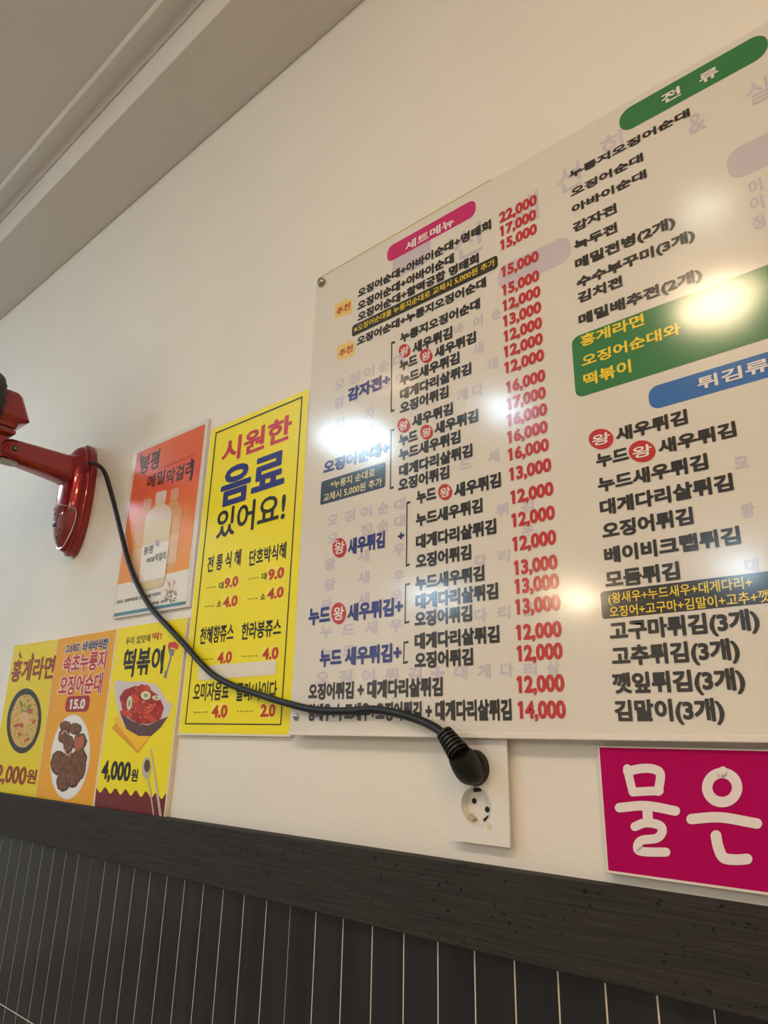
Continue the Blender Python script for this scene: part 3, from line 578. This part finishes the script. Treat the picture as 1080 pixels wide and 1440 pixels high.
for x, y, rx, ry in ((728, 515, 15, 40), (820, 472, 28, 24), (880, 485, 24, 14)):
    e_ = MB().px(ell(*q2(x, y), rx / 4, ry / 4, 18, 0.1), G5).build('onion_ring_picture', pk('onion white print', (226, 226, 196)), bw, fix=False)
    MB().px(ell(*q2(x, y), rx / 9, ry / 8, 14, 0.1), G5 + .0001).build('onion_core_picture', pk('onion green core', (150, 160, 110)), bw, fix=False)
lettering('4,000', q2(572, 892), q2(736, 895), 27, F_BLK, p3, G2, 'price', 0.04); lettering('원', q2(737, 922), q2(776, 920), 19, F_BLK, p3, G2, 'price', 0.03)
wv = [q2(531, 1096)]
N = 60
for i in range(N + 1):
    t = i / N; x = 543 + (934 - 543) * t; y = 1000 + 40 * t + 17 * math.sin(t * 2 * math.pi * 6.8 - 0.6); wv.append(q2(x, y))
wv.append(q2(919, 1157))
MB().px(wv, G2).build('scalloped_footer', F_MAROON, p3, fix=False)
sp_ = MB().px(ell(*q2(823, 880), 6, 15.5, 24, 0.05), G4); stroke(sp_, [q2(828, 935), q2(846, 1020), q2(864, 1146)], 2.0, G4)
sp_.build('spoon_picture', pk('spoon steel print', (190, 180, 170)), p3, fix=False)
MB().px(ell(*q2(827, 868), 4, 9, 20, 0.05), G4 + .0001).build('spoon_shade_picture', pk('spoon dark print', (84, 66, 54)), p3, fix=False)
cs = MB(); stroke(cs, [q2(846, 775), q2(900, 1150)], 1.8, G4); stroke(cs, [q2(850, 790), q2(908, 1150)], 1.4, G4); cs.build('chopsticks_picture', pk('chopstick print', (200, 190, 176)), p3, fix=False)

# ------------------------------------------------------------------ pink water sign
SY = 0.008
k4 = lambda x, y: (x / 3.43 + 780, y / 3.43 + 1020)
sz1, sz0, sx0 = at(839.6, 1048.8, SY).z, at(854, 1227.8, SY).z, at(846.5, 1138, SY).x; sx1 = 0.10
sg = empty('water_sign', ((sx0 + sx1) / 2, 0, sz0), 'magenta sign with big white handwriting, below the right end of the menu board', 'sign')
MB().box(sx0, sx1, -SY, -0.0003, sz0, sz1).build('panel', mat('sign white edge', (236, 222, 212), 0.4), sg, bevel=0.0006)
MB().flat(rrect(sx0 + 0.0018, sx1 - 0.0018, sz0 + 0.0022, sz1 - 0.0012, 0.0004, SY + 0.0002)).build('magenta_print', mat('sign magenta', (180, 0, 92), 0.6, spec=0.1), sg, fix=False)
SW = pk('sign white ink', (238, 226, 226)); T_ = SY + 0.0005
mb = MB()
for q, wd in (([(350, 208), (362, 262), (377, 322)], 40), ([(352, 222), (420, 208), (480, 212), (510, 238), (500, 318)], 44), ([(378, 322), (440, 318), (505, 316)], 42),
              ([(313, 397), (440, 388), (582, 413)], 46), ([(447, 395), (450, 465)], 48), ([(388, 488), (440, 470), (505, 482), (518, 515), (490, 545), (420, 555), (400, 585), (420, 608), (536, 612)], 44)):
    stroke(mb, [k4(*p) for p in q], wd / 3.43, T_)
mb.build('handwriting', SW, sg, fix=False)
mb = MB()
ring = [(808 + 72 * math.cos(a), 300 + 70 * math.sin(a)) for a in (math.radians(i * 15 - 90) for i in range(25))]
stroke(mb, [k4(*p) for p in ring], 50 / 3.43, T_); stroke(mb, [k4(800, 222), k4(812, 216)], 36 / 3.43, T_)
for q, wd in (([(660, 452), (800, 444), (976, 474)], 50), ([(778, 532), (790, 590), (815, 638), (870, 648), (928, 645)], 52)): stroke(mb, [k4(*p) for p in q], wd / 3.43, T_)
mb.build('handwriting', SW, sg, fix=False)

# ------------------------------------------------------------------ wall outlet
OP = 0.010
ox0, ox1 = at(633, 1130, OP).x, at(715.5, 1130, OP).x; oz0 = at(676, 1187, OP).z
c_lo, c_hi = at(669, 1133, OP), at(668, 1079.5, OP)
ocx = (ox0 + ox1) / 2
oz1 = c_hi.z + (c_lo.z - oz0) * 0.95
PLASTIC = mat('outlet white plastic', (232, 228, 222), 0.35); BRASS = mat('nickel contact', (196, 186, 164), 0.3, metal=1.0); HOLE = mat('contact hole black', (16, 15, 14), 0.7)
ol = empty('wall_outlet', (ocx, 0, oz0), 'white double wall outlet under the menu board, lower socket empty', 'outlet')
RS = 0.0164
def plate_mesh():
    mb = MB(); n = 48; zm = (c_lo.z + c_hi.z) / 2; r0 = 0.004
    for c, za, zb in ((c_lo, oz0, zm), (c_hi, zm, oz1)):
        cx = c.x; inner, outer, back = [], [], []
        for i in range(n):
            a = 2 * math.pi * i / n; dx, dz = math.cos(a), math.sin(a)
            tx = ((ox1 - cx) if dx > 0 else (cx - ox0)) / max(abs(dx), 1e-6); tz = ((zb - c.z) if dz > 0 else (c.z - za)) / max(abs(dz), 1e-6)
            t_ = min(tx, tz); inner.append((cx + RS * dx, -OP, c.z + RS * dz)); outer.append((cx + t_ * dx, -OP, c.z + t_ * dz))
        for i in range(n):
            j = (i + 1) % n; mb.add([inner[i], inner[j], outer[j], outer[i]], [(0, 1, 2, 3)])
        for X, Z in ((ox0, za), (ox0, zb), (ox1, za), (ox1, zb)):   # fill the corner slivers
            aa = math.atan2(Z - c.z, X - cx) % (2 * math.pi); i = int(aa / (2 * math.pi) * n) % n; mb.add([outer[i], outer[(i + 1) % n], (X, -OP, Z)], [(0, 1, 2)])
    for a, b in (((ox0, oz0), (ox1, oz0)), ((ox1, oz0), (ox1, oz1)), ((ox1, oz1), (ox0, oz1)), ((ox0, oz1), (ox0, oz0))):
        ins = lambda q: (q[0] + (0.0036 if q[0] == ox0 else -0.0036), -0.0004, q[1] + (0.0036 if q[1] == oz0 else -0.0036))
        mb.add([(a[0], -OP, a[1]), (b[0], -OP, b[1]), ins(b), ins(a)], [(0, 1, 2, 3)])
    return mb
plate_mesh().build('face_plate', PLASTIC, ol)
for c in (c_lo, c_hi):
    cc = Vector((c.x, 0, c.z))
    cup = MB().lathe(cc, (0, -1, 0), [(OP + 0.0004, RS + 0.0008), (OP + 0.0004, RS), (0.0012, RS - 0.0012), (0.0012, 0.0)], 48, False).build('socket', PLASTIC, ol, smooth=True)
    for sx_ in (-1, 1):
        a = math.radians(35); h_ = cc + Vector((sx_ * 0.0088 * math.cos(a), 0, -sx_ * 0.0095 * math.sin(a) * 0.6))
        MB().lathe(h_, (0, -1, 0), [(0.0008, 0.0026), (0.0016, 0.0026)], 20).build('pin_hole', HOLE, cup)
    for ang in (100, 235, 305):
        a = math.radians(ang); d = Vector((math.cos(a), 0, math.sin(a))); t_ = Vector((-d.z, 0, d.x)); p = cc + d * (RS - 0.0022)
        dark = ang != 235
        vs = [p + t_ * u_ + d * r_ + Vector((0, -y_, 0)) for u_ in (-0.0035, 0.0035) for r_ in (-0.0022, 0.0016) for y_ in (0.0014, 0.0085 if not dark else 0.005)]
        MB().add(vs, [(0, 1, 3, 2), (4, 6, 7, 5), (0, 4, 5, 1), (2, 3, 7, 6), (0, 2, 6, 4), (1, 5, 7, 3)]).build('earth_clip', HOLE if dark else BRASS, cup, bevel=0.0004)
st = at(688, 1162, OP)
MB().lathe((st.x, 0, st.z), (0, -1, 0), [(OP, 0.003), (OP + 0.0002, 0.003)], 14).build('yellow_stain', mat('stain', (222, 206, 176), 0.5), ol)

# ------------------------------------------------------------------ red wall fan with its black cord
RED = mat('candy red lacquer', (142, 6, 24), 0.28, metal=0.5, coat=1.0, coat_rough=0.04)
BLK = mat('fan black plastic', (26, 25, 26), 0.45); CORD = mat('cord black rubber', (18, 17, 17), 0.42); CHROME = mat('chrome trim', (214, 208, 204), 0.12, metal=1.0)
GREYP = mat('grey plastic', (170, 166, 164), 0.4)
FX, FZ, FHW, FHH = -1.325, 1.650, 0.0405, 0.116
DD = 0.031
fan = empty('wall_fan', (FX, 0, FZ - FHH), 'red wall fan on a rounded bracket at the left edge, above the food posters', 'fan')
def oval(Y, kx, kz, dz=0.0, n=56):
    out = []
    for i in range(n):
        a = 2 * math.pi * i / n; cx, sz = math.cos(a), math.sin(a)
        out.append((FX + FHW * kx * math.copysign(abs(cx) ** 0.9, cx), -Y, FZ + dz + FHH * kz * math.copysign(abs(sz) ** 0.9, sz)))
    return out
MB().loft([oval(0.0004, 0.98, 0.98), oval(0.004, 1.02, 1.02), oval(0.015, 1.02, 1.02), oval(0.018, 0.97, 0.985)]).build('base_plate', RED, fan, smooth=True)
dome = [(0.017, 0.93, 0.965)] + [(0.019 + DD * math.sin(t), 0.955 * math.cos(t) ** 0.75, 0.97 * math.cos(t) ** 0.62) for t in (math.radians(d) for d in (0, 8, 18, 30, 42, 54, 66, 76, 84))]
cover = MB().loft([oval(*q) for q in dome]).build('base_cover', RED, fan, smooth=True)
def dome_y(dx, dz):
    best = 0.019
    for Y, kx, kz in dome[1:]:
        if (abs(dx) / (FHW * kx)) ** 2.2 + (abs(dz) / (FHH * kz)) ** 2.2 <= 1: best = max(best, Y)
    lo, hi = 0.0, math.radians(89)
    for _ in range(30):
        t = (lo + hi) / 2
        if (abs(dx) / (FHW * .955 * math.cos(t) ** .75)) ** 2.2 + (abs(dz) / (FHH * .97 * math.cos(t) ** .62)) ** 2.2 <= 1: lo = t
        else: hi = t
    return 0.019 + DD * math.sin(lo)
def panel_edge(k=1.0):
    half = [(0.0, -0.024), (0.012, -0.024), (0.024, -0.026), (0.0325, -0.029), (0.0358, -0.033), (0.0358, -0.041), (0.0335, -0.058), (0.0285, -0.077), (0.021, -0.093), (0.0115, -0.104), (0.0, -0.107)]
    out = half + [(-x, z) for x, z in half[-2:0:-1]]
    return [(x * k, -0.066 + (z + 0.066) * k) for x, z in out]
pan_o = MB(); rings = []
for kf in (1.0, 0.8, 0.6, 0.4, 0.2):
    rings.append([(FX + x, -(dome_y(x, z) + 0.0012), FZ + z) for x, z in panel_edge(kf)])
pan_o.loft(rings, False, True)
cp = pan_o.build('control_panel', mat('panel dark red', (120, 10, 22), 0.12, coat=1.0, coat_rough=0.03), fan, smooth=True)
ed = panel_edge(); loop = spline([(FX + x, -(dome_y(x, z) + 0.001), FZ + z) for x, z in ed + ed[:1]], 4)[:-1]
MB().tube(loop, 0.0014, 8, True).build('chrome_trim', CHROME, cp, smooth=True)
for x, z, r_, mt in ((-0.004, -0.060, 0.006, mat('blue indicator', (40, 60, 120), 0.2)), (0.014, -0.046, 0.0026, BLK), (-0.004, -0.040, 0.0026, BLK), (0.012, -0.072, 0.0026, BLK), (0.004, -0.086, 0.0024, BLK)):
    y_ = dome_y(x, z); MB().lathe((FX + x, -y_ - 0.0006, FZ + z), (0, -1, 0), [(0, r_), (0.0014, r_ * 0.9), (0.0018, 0)], 16).build('button', mt, cp, smooth=True)
# arm straight out from the wall
AZ = FZ + 0.052
def sec(y, zc, hw, hh, n=32, p=0.55):
    return [(FX + hw * math.copysign(abs(math.cos(a)) ** p, math.cos(a)), -y, zc + hh * math.copysign(abs(math.sin(a)) ** p, math.sin(a))) for a in (2 * math.pi * i / n for i in range(n))]
arm = MB().loft([sec(0.030, AZ, 0.031, 0.040), sec(0.040, AZ, 0.027, 0.034), sec(0.055, AZ + 0.001, 0.0245, 0.029), sec(0.10, AZ + 0.003, 0.023, 0.026), sec(0.14, AZ + 0.004, 0.0215, 0.0235), sec(0.160, AZ + 0.005, 0.021, 0.0215), sec(0.170, AZ + 0.005, 0.020, 0.0175), sec(0.1755, AZ + 0.005, 0.019, 0.010)]).build('arm', RED, fan, smooth=True)
sc2 = MB().lathe((FX + 0.0205, -0.155, AZ + 0.005), (1, 0, 0), [(0, 0.0052), (0.0022, 0.0052), (0.0024, 0.0034), (0.0012, 0.003)], 20).build('screw_recess', BLK, arm, smooth=True)
MB().lathe((FX + 0.0205, -0.155, AZ + 0.005), (1, 0, 0), [(0.001, 0.0026), (0.0026, 0.0024), (0.003, 0.001), (0.003, 0)], 16).build('screw', METAL, sc2, smooth=True)
MB().box(FX - 0.012, FX + 0.014, -0.172, -0.142, AZ - 0.0205, AZ - 0.016).build('arm_underside', GREYP, arm, bevel=0.001)
# neck, gear box and motor
MB().loft([sec(0.0, 0, 0, 0)] if 0 else [[(FX + x, -y, z) for x, y in ((-0.014, 0.166), (0.014, 0.166), (0.014, 0.205), (-0.014, 0.205))] for z in (AZ - 0.015, AZ + 0.042)]).build('neck', RED, fan, bevel=0.004)
MB().box(FX - 0.026, FX + 0.026, -0.205, -0.160, AZ + 0.030, AZ + 0.038).build('neck_collar', RED, fan, bevel=0.002)
HZ = 1.790
def hsec(z, y0, y1, hw, r_=0.010): return [(FX + p.x - 0.0, -(p.z), z) for p in rrect(-hw, hw, y0, y1, r_, 0)]
gb = MB().loft([hsec(HZ - 0.049, 0.168, 0.235, 0.024), hsec(HZ - 0.046, 0.160, 0.235, 0.029), hsec(HZ - 0.034, 0.156, 0.235, 0.031), hsec(HZ - 0.031, 0.146, 0.235, 0.033), hsec(HZ - 0.026, 0.141, 0.235, 0.036), hsec(HZ + 0.018, 0.160, 0.235, 0.033), hsec(HZ + 0.024, 0.165, 0.235, 0.029)]).build('gear_box', RED, fan, smooth=True)
MB().loft([hsec(HZ - 0.054, 0.172, 0.23, 0.021), hsec(HZ - 0.049, 0.163, 0.232, 0.026)]).build('gear_box_underside', GREYP, gb)
MC = Vector((FX, -0.198, HZ - 0.016))
mo = MB().lathe(MC, (0, -1, 0), [(0.0, 0.02), (0.002, 0.060), (0.007, 0.070), (0.016, 0.074), (0.045, 0.074), (0.060, 0.064), (0.066, 0.05)], 48).build('motor_housing', BLK, fan, smooth=True)
for i in range(18):
    a = 2 * math.pi * i / 18
    d = Vector((math.cos(a), 0, math.sin(a))); t_ = Vector((-d.z, 0, d.x)); p = MC + d * 0.054 + Vector((0, -0.001, 0))
    MB().add([p + t_ * u_ + d * r_ + Vector((0, y_, 0)) for u_ in (-0.002, 0.002) for r_ in (-0.010, 0.006) for y_ in (0.0012, -0.002)], [(0, 1, 3, 2), (4, 6, 7, 5), (0, 4, 5, 1), (2, 3, 7, 6), (0, 2, 6, 4), (1, 5, 7, 3)]).build('vent_slot', HOLE, mo)
# guard and blades, just outside the photo on the left
GC = Vector((FX, -0.275, HZ)); RG = 0.175
for nm, y0, sgn in (('rear_guard', 0.0, -1), ('front_guard', 0.0, 1)):
    mb = MB()
    for r_, dy in ((RG, 0.03), (RG * 0.7, 0.03 + sgn * 0.028), (RG * 0.36, 0.03 + sgn * 0.036)):
        mb.tube([GC + Vector((r_ * math.cos(t), -dy, r_ * math.sin(t))) for t in (2 * math.pi * i / 48 for i in range(48))], 0.0016, 6, True)
    for i in range(36):
        a = 2 * math.pi * i / 36; d = Vector((math.cos(a), 0, math.sin(a)))
        mb.tube([GC + d * r_ + Vector((0, -dy, 0)) for r_, dy in ((RG * 0.3, 0.03 + sgn * 0.036), (RG * 0.7, 0.03 + sgn * 0.028), (RG * 0.93, 0.03 + sgn * 0.014), (RG, 0.03))], 0.0010, 5)
    mb.build(nm, BLK, fan, smooth=True)
hub = MB().lathe(GC + Vector((0, -0.012, 0)), (0, -1, 0), [(0, 0.028), (0.02, 0.026), (0.034, 0.016), (0.036, 0)], 32).build('hub', BLK, fan, smooth=True)
for i in range(5):
    a0 = 2 * math.pi * i / 5; rows = []
    for j in range(7):
        r_ = 0.022 + 0.128 * j / 6; wd = 0.34 + 0.28 * math.sin(j / 6 * 2.4)
        rows.append([GC + Vector((r_ * math.cos(a0 + t), -0.028 + 0.014 * t / wd, r_ * math.sin(a0 + t))) for t in (-wd / 2 + wd * q / 4 for q in range(5))])
    mb = MB(); vs = [p for r_ in rows for p in r_]; n_ = len(vs); vs += [p + Vector((0, -0.0015, 0)) for p in vs]
    fs = []
    for j in range(6):
        for q in range(4): b0 = j * 5 + q; fs += [(b0, b0 + 1, b0 + 6, b0 + 5), (n_ + b0, n_ + b0 + 5, n_ + b0 + 6, n_ + b0 + 1)]
    mb.add(vs, fs).build('blade', mat('smoked blade', (70, 30, 34), 0.2), hub, smooth=True)
# cord
cy = [((126, 651), 0.020), ((137, 653.5), 0.020), ((147, 664), 0.018), ((154, 685), 0.016), ((162, 715), 0.014), ((171, 752), 0.012), ((181, 790), 0.0115), ((194, 823), 0.0115), ((212, 854), 0.0115), ((238, 883), 0.0125), ((262, 909), 0.0125), ((284, 934), 0.0125), ((303, 951), 0.0125), ((330, 965), 0.0125), ((365, 977), 0.0145), ((400, 988), 0.021), ((445, 998.5), 0.0225), ((490, 1000), 0.0225), ((522, 997.5), 0.0225), ((556, 1002.5), 0.0228), ((585, 1011), 0.024), ((608, 1021), 0.028), ((627, 1034), 0.032)]
path = spline([at(*p, y) for p, y in cy], 8)
cord = MB().tube(path, 0.0043, 14).build('power_cord', CORD, fan, smooth=True)
# angled plug with ridged strain relief
a0, a1 = at(625, 1031, 0.0315), at(646, 1060, 0.034)
ax = (a1 - a0); ln = ax.length; pf = []
for i in range(6):
    s = i / 6 * ln
    pf += [(s, 0.0085 + 0.0005 * i), (s + ln * 0.09, 0.0085 + 0.0005 * i), (s + ln * 0.10, 0.0058 + 0.0005 * i), (s + ln * 0.155, 0.0058 + 0.0005 * i)]
pf += [(ln, 0.0095), (ln * 1.02, 0.0095)]
plug = MB().lathe(Vector((c_hi.x, 0, c_hi.z)), (0, -1, 0), [(0.002, 0.0150), (OP + 0.0005, 0.0160), (OP + 0.0050, 0.0160), (OP + 0.0072, 0.0148), (OP + 0.0080, 0.010), (OP + 0.0080, 0)], 48).build('plug', CORD, cord, smooth=True)
MB().lathe(a0, ax, pf, 20).build('strain_relief', CORD, cord, smooth=True)
pe = at(663, 1089, 0.018); dirv = (pe - a1); up_ = Vector((0, -1, 0)); sd = dirv.normalized().cross(up_).normalized(); up2 = sd.cross(dirv.normalized())
rg = []
for t_, hw, hh in ((0, 0.0105, 0.0095), (0.12, 0.0118, 0.0105), (0.5, 0.0135, 0.0108), (0.85, 0.0142, 0.0098), (1.1, 0.0132, 0.0085), (1.25, 0.010, 0.007), (1.33, 0.005, 0.004)):
    cc = a1 + dirv * t_
    rg.append([cc + sd * hw * math.copysign(abs(math.cos(a)) ** .7, math.cos(a)) + up2 * hh * math.copysign(abs(math.sin(a)) ** .7, math.sin(a)) for a in (2 * math.pi * i / 28 for i in range(28))])
MB().loft(rg).build('plug_grip', CORD, cord, smooth=True)
